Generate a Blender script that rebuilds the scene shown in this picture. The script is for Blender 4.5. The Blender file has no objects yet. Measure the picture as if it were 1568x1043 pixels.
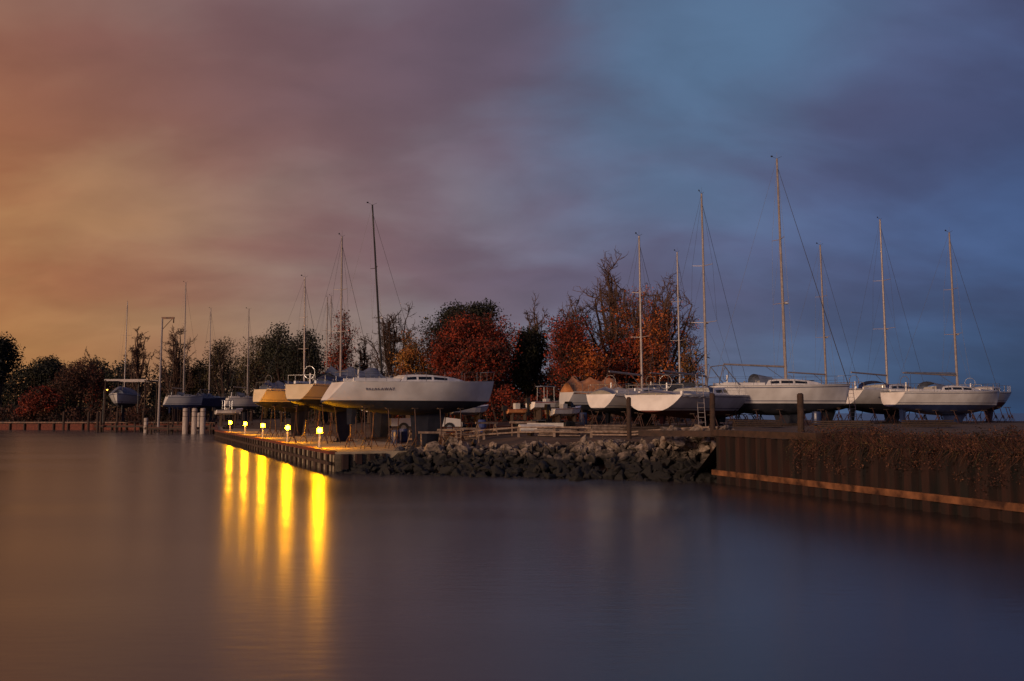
import bpy, math, random
import numpy as np
from mathutils import Vector, Matrix
from mathutils.geometry import delaunay_2d_cdt
import bmesh
random.seed(7); R=np.random.default_rng(11)
scene=bpy.context.scene
F=1358.0; TH=math.radians(4.67)
def gx(b,Y): return (b-784.0)/F*Y*0.9967           # bearing -> metres east at distance Y
def gz(e,Y): return 3.0+Y*math.tan(TH+math.atan((521.5-e)/F))
def lin(r,g,b): 
    f=lambda c:(c/255/12.92) if c<=10 else ((c/255+.055)/1.055)**2.4
    return (f(r),f(g),f(b),1)
# ---------------------------------------------------------------- materials
def mat(name,c1,c2=None,scale=3.0,rough=0.6,bump=0.0,metal=0.0,detail=5,stretch=None,emit=None,es=0,coat=0):
    m=bpy.data.materials.new(name); m.use_nodes=True; nt=m.node_tree; b=nt.nodes['Principled BSDF']
    b.inputs['Roughness'].default_value=rough; b.inputs['Metallic'].default_value=metal
    if coat: b.inputs['Coat Weight'].default_value=coat
    c1=tuple(c1)+(1,) ; c2=tuple(c2)+(1,) if c2 else c1
    tc=nt.nodes.new('ShaderNodeTexCoord'); mp=nt.nodes.new('ShaderNodeMapping')
    if stretch: mp.inputs['Scale'].default_value=stretch
    n=nt.nodes.new('ShaderNodeTexNoise'); n.inputs['Scale'].default_value=scale; n.inputs['Detail'].default_value=detail
    r=nt.nodes.new('ShaderNodeValToRGB'); r.color_ramp.elements[0].position=.35; r.color_ramp.elements[1].position=.68
    r.color_ramp.elements[0].color=c1; r.color_ramp.elements[1].color=c2
    L=nt.links.new
    L(tc.outputs['Object'],mp.inputs['Vector']); L(mp.outputs['Vector'],n.inputs['Vector']); L(n.outputs['Fac'],r.inputs['Fac']); L(r.outputs['Color'],b.inputs['Base Color'])
    if bump:
        bp=nt.nodes.new('ShaderNodeBump'); bp.inputs['Strength'].default_value=bump; bp.inputs['Distance'].default_value=.05
        L(n.outputs['Fac'],bp.inputs['Height']); L(bp.outputs['Normal'],b.inputs['Normal'])
    if emit:
        b.inputs['Emission Color'].default_value=tuple(emit)+(1,); b.inputs['Emission Strength'].default_value=es
    return m
M={}
M['gel']=mat('white_gelcoat',(.60,.57,.54),(.80,.78,.75),.9,.28,coat=.3,detail=8)
M['greyhull']=mat('pale_grey_gelcoat',(.42,.42,.42),(.52,.51,.50),.9,.35,coat=.3)
M['cream']=mat('cream_gelcoat',(.50,.42,.28),(.60,.51,.36),1.2,.3,coat=.3)
M['deck']=mat('deck_paint',(.42,.40,.37),(.55,.53,.5),4,.6)
M['bottom']=mat('antifouling_dark',(.008,.010,.018),(.022,.022,.032),2,.75)
M['bottomred']=mat('antifouling_red',(.07,.014,.008),(.12,.022,.014),2,.7)
M['stripe']=mat('boot_stripe',(.02,.03,.09),(.03,.04,.12),2,.4)
M['navy']=mat('navy_gelcoat',(.02,.03,.08),(.03,.045,.11),2,.3,coat=.3)
M['glass']=mat('cabin_window',(.008,.01,.014),(.015,.017,.02),2,.1)
M['alu']=mat('aluminium_spar',(.20,.17,.165),(.30,.26,.25),5,.5,metal=.15)
M['black']=mat('black_spar',(.006,.006,.007),(.010,.010,.011),5,.5)
M['wire']=mat('rigging_wire',(.05,.05,.055),(.09,.09,.10),5,.5,metal=.3)
M['steel']=mat('stainless_rail',(.25,.25,.25),(.35,.35,.35),5,.35,metal=.7)
M['canvas']=mat('blue_grey_canvas',(.08,.10,.15),(.14,.16,.23),3,.85,.3)
M['canvasblue']=mat('blue_canvas',(.02,.035,.13),(.03,.05,.2),3,.85,.3)
M['tarp']=mat('tan_tarp',(.42,.16,.06),(.58,.26,.11),3,.8,.4)
M['whtarp']=mat('white_tarp',(.42,.39,.35),(.58,.54,.48),3,.7,.4)
M['stand']=mat('jack_stand_paint',(.03,.012,.010),(.06,.02,.015),6,.7)
M['wood']=mat('weathered_timber',(.025,.015,.011),(.06,.036,.025),5,.85,.4,stretch=(1,1,6))
M['woodpale']=mat('pale_timber',(.12,.08,.06),(.26,.19,.15),5,.85,.3)
M['woodred']=mat('red_brown_timber',(.08,.018,.010),(.17,.04,.02),4,.85,.4)
M['pile']=mat('white_piling',(.28,.23,.20),(.45,.38,.34),3,.7,.3,stretch=(2,2,.4))
M['sheet']=mat('rusty_sheet_pile',(.003,.0015,.0015),(.026,.0055,.003),1.3,.85,.5,stretch=(2.5,2.5,.35))
M['wale']=mat('steel_wale',(.03,.010,.006),(.22,.09,.04),2.2,.6,.4)
M['conc']=mat('quay_concrete',(.20,.16,.11),(.36,.29,.20),1.4,.9,.4,detail=10)
M['cap']=mat('wall_cap_timber',(.025,.013,.009),(.055,.027,.017),4,.85,.4)
M['orange']=mat('orange_plastic',(.3,.07,.015),(.4,.1,.02),3,.5)
M['red']=mat('red_paint',(.25,.02,.02),(.32,.03,.02),3,.5)
M['blackpl']=mat('black_plastic',(.01,.01,.012),(.02,.02,.02),3,.5)
M['letter']=mat('dark_lettering',(.03,.02,.05),(.04,.03,.06),3,.5)
M['bark']=mat('bark',(.020,.010,.007),(.05,.024,.016),6,.95,.5,stretch=(3,3,.6))
M['barkpale']=mat('pale_bark',(.05,.026,.018),(.10,.052,.034),6,.95,.5,stretch=(3,3,.6))
M['lampglow']=mat('lamp_glow',(.3,.2,.1),None,3,.5,emit=(1,.37,.0009),es=760)
M['lampdim']=mat('dock_lamp_glow',(.3,.2,.1),None,3,.5,emit=(1,.44,.05),es=8)
M['lampbody']=mat('lamp_post_paint',(.45,.42,.36),(.55,.5,.44),4,.5)
def leafm(n,a,b): return mat(n,a,b,.8,.8)
LV=dict(red=[leafm('leaf_red',(.19,.018,.005),(.30,.038,.008)),leafm('leaf_rust',(.09,.011,.004),(.15,.02,.006)),leafm('leaf_dark',(.016,.006,.003),(.035,.009,.005))],
 orange=[leafm('leaf_orange',(.32,.07,.010),(.42,.12,.016)),leafm('leaf_rust2',(.20,.032,.006),(.28,.05,.01)),leafm('leaf_brown',(.04,.012,.006),(.08,.022,.008))],
 yellow=[leafm('leaf_gold',(.24,.10,.016),(.30,.14,.025)),leafm('leaf_amber',(.20,.06,.010),(.26,.08,.016)),leafm('leaf_olive',(.05,.03,.008),(.08,.05,.012))],
 green=[leafm('leaf_green',(.012,.014,.005),(.028,.028,.009)),leafm('leaf_deep',(.006,.008,.004),(.012,.013,.005)),leafm('leaf_black',(.003,.004,.003),(.006,.007,.004))],
 olive=[leafm('leaf_olive2',(.055,.040,.010),(.09,.062,.015)),leafm('leaf_moss',(.02,.018,.006),(.035,.03,.009)),leafm('leaf_umber',(.022,.010,.005),(.035,.015,.006))],
 dry=[leafm('dry_stem',(.07,.024,.011),(.12,.045,.02)),leafm('dry_seed',(.035,.009,.006),(.06,.015,.008)),leafm('dry_dark',(.007,.0035,.0025),(.014,.006,.004))])

# ---------------------------------------------------------------- mesh builder
class MB:
    def __init__(s): s.v=[]; s.f=[]; s.m=[]; s.mats=[]
    def mi(s,m):
        if m not in s.mats: s.mats.append(m)
        return s.mats.index(m)
    def add(s,vs,fs,m):
        o=len(s.v); s.v.extend([tuple(v) for v in vs]); k=s.mi(m)
        for f in fs: s.f.append(tuple(i+o for i in f)); s.m.append(k)
    def box(s,c,d,m,rz=0,taper=1.0,ry=0):
        hx,hy,hz=d[0]/2,d[1]/2,d[2]/2; vs=[]
        cr,sr=math.cos(rz),math.sin(rz)
        for z,t in((-hz,1),(hz,taper)):
            for x,y in((-hx,-hy),(hx,-hy),(hx,hy),(-hx,hy)):
                x*=t;y*=t; zz=z
                if ry: x,zz=x*math.cos(ry)+zz*math.sin(ry),-x*math.sin(ry)+zz*math.cos(ry)
                vs.append((c[0]+x*cr-y*sr,c[1]+x*sr+y*cr,c[2]+zz))
        s.add(vs,[(0,3,2,1),(4,5,6,7),(0,1,5,4),(1,2,6,5),(2,3,7,6),(3,0,4,7)],m)
    def tube(s,a,b,r0,r1,m,n=6,cap=True):
        a=Vector(a);b=Vector(b);d=b-a
        if d.length<1e-6: return
        d.normalize(); u=d.orthogonal().normalized(); w=d.cross(u); vs=[]
        for p,r in((a,r0),(b,r1)):
            for i in range(n):
                t=2*math.pi*i/n; vs.append(p+u*(r*math.cos(t))+w*(r*math.sin(t)))
        fs=[(i,(i+1)%n,n+(i+1)%n,n+i) for i in range(n)]
        if cap: fs+=[tuple(range(n-1,-1,-1)),tuple(range(n,2*n))]
        s.add(vs,fs,m)
    def poly(s,pts,r,m,n=5):
        for a,b in zip(pts[:-1],pts[1:]): s.tube(a,b,r,r,m,n)
    def ball(s,c,r,m,seg=10,rings=6,sz=1.0):
        vs=[];fs=[]
        for i in range(rings+1):
            ph=math.pi*i/rings
            for j in range(seg):
                t=2*math.pi*j/seg; vs.append((c[0]+r*math.sin(ph)*math.cos(t),c[1]+r*math.sin(ph)*math.sin(t),c[2]+r*sz*math.cos(ph)))
        for i in range(rings):
            for j in range(seg): fs.append((i*seg+j,(i+1)*seg+j,(i+1)*seg+(j+1)%seg,i*seg+(j+1)%seg))
        s.add(vs,fs,m)
    def obj(s,name,parent=None,smooth=False):
        me=bpy.data.meshes.new(name); me.from_pydata(s.v,[],s.f)
        for m in s.mats: me.materials.append(m)
        me.polygons.foreach_set('material_index',s.m)
        if smooth: me.polygons.foreach_set('use_smooth',[True]*len(s.f))
        me.validate(); me.update()
        o=bpy.data.objects.new(name,me); scene.collection.objects.link(o)
        if parent: o.parent=parent
        return o
def empty(name,loc,rz=0):
    o=bpy.data.objects.new(name,None); scene.collection.objects.link(o); o.location=loc; o.rotation_euler=(0,0,rz); o.empty_display_size=.5; return o
def sm(t): t=max(0,min(1,t)); return t*t*(3-2*t)

# ---------------------------------------------------------------- land
A=Vector((-8.97,45.3)); B=Vector((-33.7,102)); B2=Vector((-53,160)); C=Vector((8.9,38.8)); D=Vector((19.2,9.3))
def land_z(x,y):
    s=(x-A.x)*.917+(y-A.y)*.399
    base=.97+.65*sm((s-5.5)/7)+.55*sm((s-14)/8)
    if y>102: base=max(base,.97+.45*sm((y-120)/40))
    if s<0: base=1.4 if y>155 else .97
    p=Vector((x,y)); ac=(C-A); t=(p-A).dot(ac)/ac.length_squared
    if -.05<t<1.0:
        dd=abs((p-A).cross(ac))/ac.length
        base=min(base,-.5+dd*.36)
    return base+ (.05*math.sin(x*1.3)*math.cos(y*1.1) if s>7 else 0)
poly=[A,C,D,Vector((120,9.3)),Vector((120,55)),Vector((62,80)),Vector((44,96)),Vector((32,110)),Vector((32,900)),Vector((-900,900)),Vector((-900,160)),B2,B]
def inpoly(x,y):
    c=False;n=len(poly)
    for i in range(n):
        a=poly[i];b=poly[(i+1)%n]
        if (a.y>y)!=(b.y>y) and x<(b.x-a.x)*(y-a.y)/(b.y-a.y)+a.x: c=not c
    return c
pts=[];n=len(poly)
for i in range(n):
    a=poly[i];b=poly[(i+1)%n]; L_=(b-a).length; k=max(1,min(40,int(L_/1.5))); 
    for j in range(k): pts.append(a.lerp(b,j/k))
nb=len(pts); edges=[(i,(i+1)%nb) for i in range(nb)]
y=10.0
while y<112:
    x=-40.0
    while x<66:
        xx=x+random.uniform(-.3,.3);yy=y+random.uniform(-.3,.3)
        if inpoly(xx,yy) and inpoly(xx+.4,yy) and inpoly(xx-.4,yy): pts.append(Vector((xx,yy)))
        x+=1.3
    y+=1.3
for yy in range(120,900,25):
    for xx in range(-880,30,25):
        if inpoly(xx,yy-6) : pts.append(Vector((xx,yy)))
res=delaunay_2d_cdt(pts,edges,[],0,1e-4)
vv=res[0]; ff=[]
for f in res[2]:
    cx=sum(vv[i].x for i in f)/3;cy=sum(vv[i].y for i in f)/3
    if inpoly(cx,cy): ff.append(tuple(f))
M['ground']=mat('yard_gravel_and_grass',(.030,.016,.010),(.10,.055,.033),.9,.95,.6,detail=12)
g=MB(); g.add([(p.x,p.y,land_z(p.x,p.y)) for p in vv],ff,M['ground']); g.obj('ground')

# water
wm=bpy.data.materials.new('harbour_water'); wm.use_nodes=True; nt=wm.node_tree; b=nt.nodes['Principled BSDF']
b.inputs['Base Color'].default_value=(.026,.019,.021,1); b.inputs['IOR'].default_value=2.1
tc=nt.nodes.new('ShaderNodeTexCoord'); mp=nt.nodes.new('ShaderNodeMapping'); mp.inputs['Scale'].default_value=(.5,1.6,1)
n1=nt.nodes.new('ShaderNodeTexNoise'); n1.inputs['Scale'].default_value=3.0; n1.inputs['Detail'].default_value=4
n2=nt.nodes.new('ShaderNodeTexNoise'); n2.inputs['Scale'].default_value=.10; n2.inputs['Detail'].default_value=3
mr=nt.nodes.new('ShaderNodeMapRange'); mr.inputs['From Min'].default_value=.3; mr.inputs['From Max'].default_value=.7; mr.inputs['To Min'].default_value=.20; mr.inputs['To Max'].default_value=.27
bp=nt.nodes.new('ShaderNodeBump'); bp.inputs['Strength'].default_value=.08; bp.inputs['Distance'].default_value=.05
l=nt.links.new
l(tc.outputs['Object'],mp.inputs['Vector']); l(mp.outputs['Vector'],n1.inputs['Vector']); l(mp.outputs['Vector'],n2.inputs['Vector'])
l(n2.outputs['Fac'],mr.inputs['Value']); l(mr.outputs['Result'],b.inputs['Roughness']); l(n1.outputs['Fac'],bp.inputs['Height']); l(bp.outputs['Normal'],b.inputs['Normal'])
w=MB(); w.add([(-6000,-300,0),(6000,-300,0),(6000,9000,0),(-6000,9000,0)],[(0,1,2,3)],wm); w.obj('water')

# sheet pile walls -------------------------------------------------
def sheetwall(mb,a,b,z0,z1,m,per=.7,dep=.16,out=1):
    a=Vector(a);b=Vector(b); d=(b-a); L_=d.length; d.normalize(); nrm=Vector((d.y,-d.x))*out
    prof=[];s=0
    while s<L_:
        for ds,o in((0,0),(.45,0),(.52,1),(.93,1)):
            q=min(L_,s+ds*per); prof.append(a+d*q+nrm*(o*dep))
        s+=per
    prof.append(b)
    vs=[];fs=[]
    for p in prof: vs+= [(p.x,p.y,z0),(p.x,p.y,z1)]
    for i in range(len(prof)-1): fs.append((2*i,2*i+2,2*i+3,2*i+1))
    mb.add(vs,fs,m)
def beam(mb,a,b,z,w_,h,m):
    a=Vector(a);b=Vector(b);d=b-a; c=(a+b)/2; mb.box((c.x,c.y,z),(d.length,w_,h),m,math.atan2(d.y,d.x))
q=MB(); nr=Vector((.917,.399)); wq=6.5
P=[A,A+nr*wq,B+nr*wq,B2+nr*wq,B2,B]
top=[(p.x,p.y,1.02) for p in P]; bot=[(p.x,p.y,-1.5) for p in P]
q.add(top+bot,[(0,1,2,3,4,5)]+[(i,i+6,(i+1)%6+6,(i+1)%6) for i in range(6)],M['conc'])
q.obj('quay')
q=MB()
sheetwall(q,B,A,-1.5,.92,M['sheet'],.7,.16,-1); sheetwall(q,B2,B,-1.5,.92,M['sheet'],.7,.16,-1)
ex=A+nr*2.6; sheetwall(q,A,ex,-1.5,.92,M['sheet'],.7,.16,1)
o2=nr*(-.12)
beam(q,B+o2,A+o2,1.0,.42,.16,M['woodred']); beam(q,B2+o2,B+o2,1.0,.42,.16,M['woodred'])
o3=nr*(-.27)
beam(q,B+o3,A+o3,.45,.16,.16,M['cap'])
s=.5
while s<(B-A).length:
    p=A+(B-A).normalized()*s-nr*.30; q.tube((p.x,p.y,-1),(p.x,p.y,.90),.10,.10,M['cap'],6); s+=1.5
q.obj('quay_sheet_pile_wall')
# right seawall
q=MB(); d=(D-C).normalized(); out=Vector((d.y,-d.x)) 
if out.x>0: out=-out
sheetwall(q,C,D,-1.5,2.0,M['sheet'],.72,.26, 1 if Vector((d.y,-d.x)).x<0 else -1)
ow=out*.20
beam(q,C+ow,D+ow,.45,.16,.22,M['wale'])
q.obj('steel_seawall'); Lw=(D-C).length
q=MB(); p0=C+out*.05; p1=C+d*7+out*.05
beam(q,p0,p1,2.15,.5,.26,M['cap'])
e0=C+Vector((-3.2,1.2))
beam(q,C,e0,2.1,.35,.26,M['cap'])
q.obj('seawall_timber_cap')

# rocks --------------------------------------------------------------
def rock_tmpl(sd):
    bm=bmesh.new(); rr=random.Random(sd)
    for _ in range(12):
        v=Vector((rr.gauss(0,1),rr.gauss(0,1),rr.gauss(0,1))).normalized(); v=Vector((v.x*rr.uniform(.9,1.3),v.y*rr.uniform(.6,.9),v.z*rr.uniform(.34,.58))); bm.verts.new(v)
    bmesh.ops.convex_hull(bm,input=bm.verts)
    bmesh.ops.delete(bm,geom=[v for v in bm.verts if not v.link_faces],context='VERTS')
    bmesh.ops.bevel(bm,geom=list(bm.edges),offset=.05,segments=1,affect='EDGES')
    bm.verts.ensure_lookup_table(); bm.verts.index_update()
    vs=np.array([v.co[:] for v in bm.verts]); fs=[[v.index for v in f.verts] for f in bm.faces]; bm.free(); return vs,fs
T=[rock_tmpl(i) for i in range(18)]
def rot(rng,bias=2.2):
    qn=rng.normal(size=4)*np.array([1,.6,.6,1.3]); qn[0]+=bias*.5; qn/=np.linalg.norm(qn); w_,x,y,z=qn
    return np.array([[1-2*(y*y+z*z),2*(x*y-z*w_),2*(x*z+y*w_)],[2*(x*y+z*w_),1-2*(x*x+z*z),2*(y*z-x*w_)],[2*(x*z-y*w_),2*(y*z+x*w_),1-2*(x*x+y*y)]])
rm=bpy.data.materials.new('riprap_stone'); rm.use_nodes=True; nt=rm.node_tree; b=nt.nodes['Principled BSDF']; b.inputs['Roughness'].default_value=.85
ge=nt.nodes.new('ShaderNodeNewGeometry'); sp=nt.nodes.new('ShaderNodeSeparateXYZ'); nn=nt.nodes.new('ShaderNodeTexNoise'); nn.inputs['Scale'].default_value=1.3; nn.inputs['Detail'].default_value=6
n3=nt.nodes.new('ShaderNodeTexNoise'); n3.inputs['Scale'].default_value=7; n3.inputs['Detail'].default_value=8
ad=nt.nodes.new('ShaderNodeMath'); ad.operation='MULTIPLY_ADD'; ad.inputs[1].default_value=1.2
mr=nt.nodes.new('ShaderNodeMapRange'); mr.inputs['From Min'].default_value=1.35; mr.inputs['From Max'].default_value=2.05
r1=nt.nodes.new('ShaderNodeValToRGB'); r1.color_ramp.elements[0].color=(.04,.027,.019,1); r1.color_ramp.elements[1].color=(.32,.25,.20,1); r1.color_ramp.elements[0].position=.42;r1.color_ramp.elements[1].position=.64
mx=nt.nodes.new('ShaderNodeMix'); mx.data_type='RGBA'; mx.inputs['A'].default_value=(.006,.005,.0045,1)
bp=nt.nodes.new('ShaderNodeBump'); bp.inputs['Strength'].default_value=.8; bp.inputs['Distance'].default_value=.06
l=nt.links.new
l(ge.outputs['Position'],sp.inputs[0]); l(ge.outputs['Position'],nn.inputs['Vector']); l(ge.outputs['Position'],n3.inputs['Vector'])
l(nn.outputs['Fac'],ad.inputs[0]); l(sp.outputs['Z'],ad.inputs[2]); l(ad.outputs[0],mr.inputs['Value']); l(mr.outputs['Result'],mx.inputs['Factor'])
mixn=nt.nodes.new('ShaderNodeMath'); mixn.operation='MULTIPLY_ADD'; mixn.inputs[1].default_value=.5
ri=nt.nodes.new('ShaderNodeMath'); ri.operation='MULTIPLY'; ri.inputs[1].default_value=.5
l(nn.outputs['Fac'],ri.inputs[0]); l(n3.outputs['Fac'],mixn.inputs[0]); l(ri.outputs[0],mixn.inputs[2]); l(mixn.outputs[0],r1.inputs['Fac'])
l(r1.outputs['Color'],mx.inputs['B']); l(mx.outputs['Result'],b.inputs['Base Color']); l(n3.outputs['Fac'],bp.inputs['Height']); l(bp.outputs['Normal'],b.inputs['Normal'])
rk=MB(); acd=(C-A); Lr=acd.length; acd.normalize(); inl=Vector((-acd.y,acd.x)); 
if inl.y<0: inl=-inl
def crest(u): return .70+.28*sm((u-.05)/.2)+.30*sm((u-.4)/.3)+.62*sm((u-.78)/.12)+.10*math.sin(u*31)
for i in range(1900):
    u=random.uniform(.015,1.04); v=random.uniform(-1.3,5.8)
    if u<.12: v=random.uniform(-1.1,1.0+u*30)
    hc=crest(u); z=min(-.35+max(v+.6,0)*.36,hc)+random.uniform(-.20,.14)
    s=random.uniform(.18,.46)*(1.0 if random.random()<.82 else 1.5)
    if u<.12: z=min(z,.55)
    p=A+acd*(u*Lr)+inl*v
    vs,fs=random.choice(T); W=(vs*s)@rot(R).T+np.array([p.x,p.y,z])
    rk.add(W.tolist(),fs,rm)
for i in range(80):
    p=A+acd*(Lr*random.uniform(.84,1.01))+inl*random.uniform(1.6,5); s=random.uniform(.25,.5)
    vs,fs=random.choice(T); W=(vs*s)@rot(R).T+np.array([p.x,p.y,1.85+random.uniform(-.4,.38)]); rk.add(W.tolist(),fs,rm)
rk.obj('riprap_rocks')

# ---------------------------------------------------------------- boats
def interp(t,xs,ys): return float(np.interp(t,xs,ys))
def sailboat(s,Ys,bw,Yb,esheer,ewl,masttop=None,mast_t=.56,rake=1.0,hull='gel',bottom='bottom',beamf=.30,spar='alu',boom=True,cover=None,name='sailboat',text=None,headsail=False,reverse=.4,stripe='stripe',dodger=True,plumb=.955,arch=False):
    xs_=gx(s,Ys); xb=gx(bw,Yb); L=math.hypot(xb-xs_,Yb-Ys); cx=(xs_+xb)/2; cy=(Ys+Yb)/2; rz=math.atan2(Yb-Ys,xb-xs_)
    gzv=land_z(cx,cy); zs0=gz(esheer,cy)-gzv; zw=gz(ewl,cy)-gzv
    Bm=L*beamf; Dp=min(.85,zw*.55)
    E=empty(name,(cx,cy,gzv),rz)
    ts=[0,.03,.07,.14,.22,.3,.38,.46,.54,.62,.7,.77,.83,.88,.92,.95,.965,.98,.99,1.0]
    hb=lambda t: Bm/2*(interp(t,[0,.15,.35,.5],[.74,.88,.98,1.0]) if t<.5 else max(0,1-((t-.5)/.5)**2.3))
    zs=lambda t: zs0+ (zs0-zw)*(.04*(1-t)+.22*t*t-.02)
    def zk(t):
        if t>plumb: return zw-.15+(zs(1)-zw+.15)*((t-plumb)/(1-plumb))**1.5
        return zw+ (.02 if t<.02 else 0) - max(.0,Dp*math.sin(math.pi*min(1,(t+.03)/(plumb+.04)))**.7)
    rows=[0,.25,.5,.75,1.0]; ups=[.0,.12,.16,.4,.65,.88,.92,1.0]
    nrow=len(rows)+len(ups)-1
    def ring(t,sgn):
        out=[]; k=zk(t); z1=zs(t); qf=.36+.45*max(0,t-.5)*1.6
        zz=[min(k,zw)+(zw-min(k,zw))*r for r in rows]+[zw+(z1-zw)*u for u in ups[1:]]
        for z in zz:
            z=max(z,k); y=hb(t)*(max(0,(z-k)/max(1e-4,z1-k)))**qf
            x=-L/2+L*t - (z1-z)*reverse*max(0,1-t*7)
            out.append((x,sgn*y,z))
        return out
    h=MB()
    for sgn in(-1,1):
        rg=[ring(t,sgn) for t in ts]
        for i in range(len(ts)-1):
            for j in range(nrow-1):
                vs=[rg[i][j],rg[i+1][j],rg[i+1][j+1],rg[i][j+1]]
                if sgn>0: vs=vs[::-1]
                m=M[bottom] if j<4 else (M[stripe] if j==5 or j==9 else M[hull])
                h.add(vs,[(0,1,2,3)],m)
    a=ring(0,-1); c=ring(0,1)
    for j in range(nrow-1): h.add([a[j],a[j+1],c[j+1],c[j]],[(0,1,2,3)],M[hull] if j>3 else M[bottom])
    for i in range(len(ts)-1):
        t0,t1=ts[i],ts[i+1]; x0=-L/2+L*t0;x1=-L/2+L*t1
        cam=.06
        h.add([(x0,-hb(t0),zs(t0)),(x1,-hb(t1),zs(t1)),(x1,0,zs(t1)+cam),(x0,0,zs(t0)+cam)],[(0,1,2,3)],M['deck'])
        h.add([(x0,hb(t0),zs(t0)),(x0,0,zs(t0)+cam),(x1,0,zs(t1)+cam),(x1,hb(t1),zs(t1))],[(0,1,2,3)],M['deck'])
        for sgn in(-1,1): h.tube((x0,sgn*hb(t0)*.985,zs(t0)+.03),(x1,sgn*hb(t1)*.985,zs(t1)+.03),.03,.03,M['deck'],4)
    ho=h.obj('hull',E)
    bm=bmesh.new(); bm.from_mesh(ho.data); bmesh.ops.remove_doubles(bm,verts=bm.verts,dist=.002); bm.to_mesh(ho.data); bm.free()
    ho.data.polygons.foreach_set('use_smooth',[True]*len(ho.data.polygons)); ho.data.set_sharp_from_angle(angle=math.radians(35))
    k=MB()
    def foil(xa,xb_,xc,xd,zt,zb,th):
        k.add([(xa,0,zt),((xa+xb_)/2,th,zt),(xb_,0,zt),((xa+xb_)/2,-th,zt),(xc,0,zb),((xc+xd)/2,th*.8,zb),(xd,0,zb),((xc+xd)/2,-th*.8,zb)],[(0,1,5,4),(1,2,6,5),(2,3,7,6),(3,0,4,7),(4,5,6,7),(3,2,1,0)],M[bottom])
    foil(-.06*L,.17*L,-.04*L,.12*L,zw-Dp+.1,.12,.14)
    foil(-.45*L,-.38*L,-.445*L,-.40*L,zw-.05,max(.2,zw-Dp-.5),.05)
    k.box((.02*L,0,.06),(.25*L,.3,.12),M['wood'])
    k.obj('keel_and_rudder',E)
    cb=MB(); st=[.34,.37,.45,.55,.66,.74,.79]; hh=[.02,.36,.42,.40,.30,.16,.02]
    hh=[v*min(1.2,L/10) for v in hh]
    wd=[.62,.62,.62,.60,.52,.42,.3]
    for i in range(len(st)-1):
        for sgn in(-1,1):
            x0=-L/2+L*st[i];x1=-L/2+L*st[i+1]
            y0=sgn*hb(st[i])*wd[i];y1=sgn*hb(st[i+1])*wd[i+1]; z0=zs(st[i])+.03;z1=zs(st[i+1])+.03
            cb.add([(x0,y0,z0-.05),(x1,y1,z1-.05),(x1,y1*.88,z1+hh[i+1]),(x0,y0*.88,z0+hh[i])],[(0,1,2,3) if sgn<0 else (3,2,1,0)],M['gel'])
            cb.add([(x0,y0*.88,z0+hh[i]),(x1,y1*.88,z1+hh[i+1]),(x1,0,z1+hh[i+1]+.06),(x0,0,z0+hh[i]+.06)],[(0,1,2,3) if sgn<0 else (3,2,1,0)],M['deck'])
            if 1<=i<=3:
                f0=.12 if i==1 else .04; f1=.88
                def pt(f,g):
                    x=x0+(x1-x0)*f; yb_=y0+(y1-y0)*f; zb=z0+(z1-z0)*f; H_=hh[i]+(hh[i+1]-hh[i])*f
                    return (x,yb_*(1-.12*g)+sgn*.012,zb-.05+(H_+.05)*g)
                cb.add([pt(f0,.42),pt(f1,.42),pt(f1,.78),pt(f0,.78)],[(0,1,2,3) if sgn<0 else (3,2,1,0)],M['glass'])
    zc=zs(.2)
    for sgn in(-1,1):
        cb.box((-L/2+.2*L,sgn*hb(.2)*.6,zc+.12),(.28*L,.14,.24),M['gel'])
        cb.tube((-L/2+.28*L,sgn*hb(.2)*.6,zc+.24),(-L/2+.28*L,sgn*hb(.2)*.6,zc+.40),.07,.06,M['steel'],8)
    cb.tube((-L/2+.12*L,0,zc),(-L/2+.12*L,0,zc+.75),.06,.05,M['gel'],6)
    wc=Vector((-L/2+.11*L,0,zc+.8)); ring_=[wc+Vector((0,.42*math.cos(a_),.42*math.sin(a_))) for a_ in np.linspace(0,2*math.pi,13)]
    cb.poly(ring_,.02,M['steel'],4)
    cb.box((.20*L,0,zs(.7)+hh[4]+.03),(.5,.5,.06),M['glass'])
    if dodger:
        x0=-L/2+.33*L; yw=hb(.35)*.6; N=8
        r0=[];r1=[]
        for i in range(N+1):
            a_=math.pi*i/N; yy=-yw*math.cos(a_); r0.append((x0-.25,yy,zc+.05+.80*math.sin(a_)**.6)); r1.append((x0+.75,yy*.95,zc+.35+.30*math.sin(a_)**.6 if 0<i<N else zc+.1))
        cb.add(r0+r1,[(i,i+1,N+2+i,N+1+i) for i in range(N)],M[dodger if isinstance(dodger,str) else 'canvas'])
    cb.obj('cabin_and_cockpit',E)
    rl=MB()
    for sgn in(-1,1):
        tp=None
        for t in[.02,.12,.24,.36,.48,.6,.72,.84,.93]:
            x=-L/2+L*t; p=Vector((x,sgn*hb(t)*.93,zs(t)+.02)); q_=p+Vector((0,0,.58)); rl.tube(p,q_,.014,.014,M['steel'],4)
            if tp:
                rl.tube(tp,q_,.007,.007,M['wire'],3); rl.tube(tp-Vector((0,0,.28)),q_-Vector((0,0,.28)),.006,.006,M['wire'],3)
            tp=q_
        rl.tube(tp,(L/2+.05,0,zs(1)+.62),.016,.016,M['steel'],4); rl.tube((L/2-.1,0,zs(1)),(L/2+.05,0,zs(1)+.62),.016,.016,M['steel'],4)
    rl.tube((-L/2+.02*L,-hb(.02)*.93,zs(0)+.6),(-L/2+.02*L,hb(.02)*.93,zs(0)+.6),.016,.016,M['steel'],4)
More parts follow.
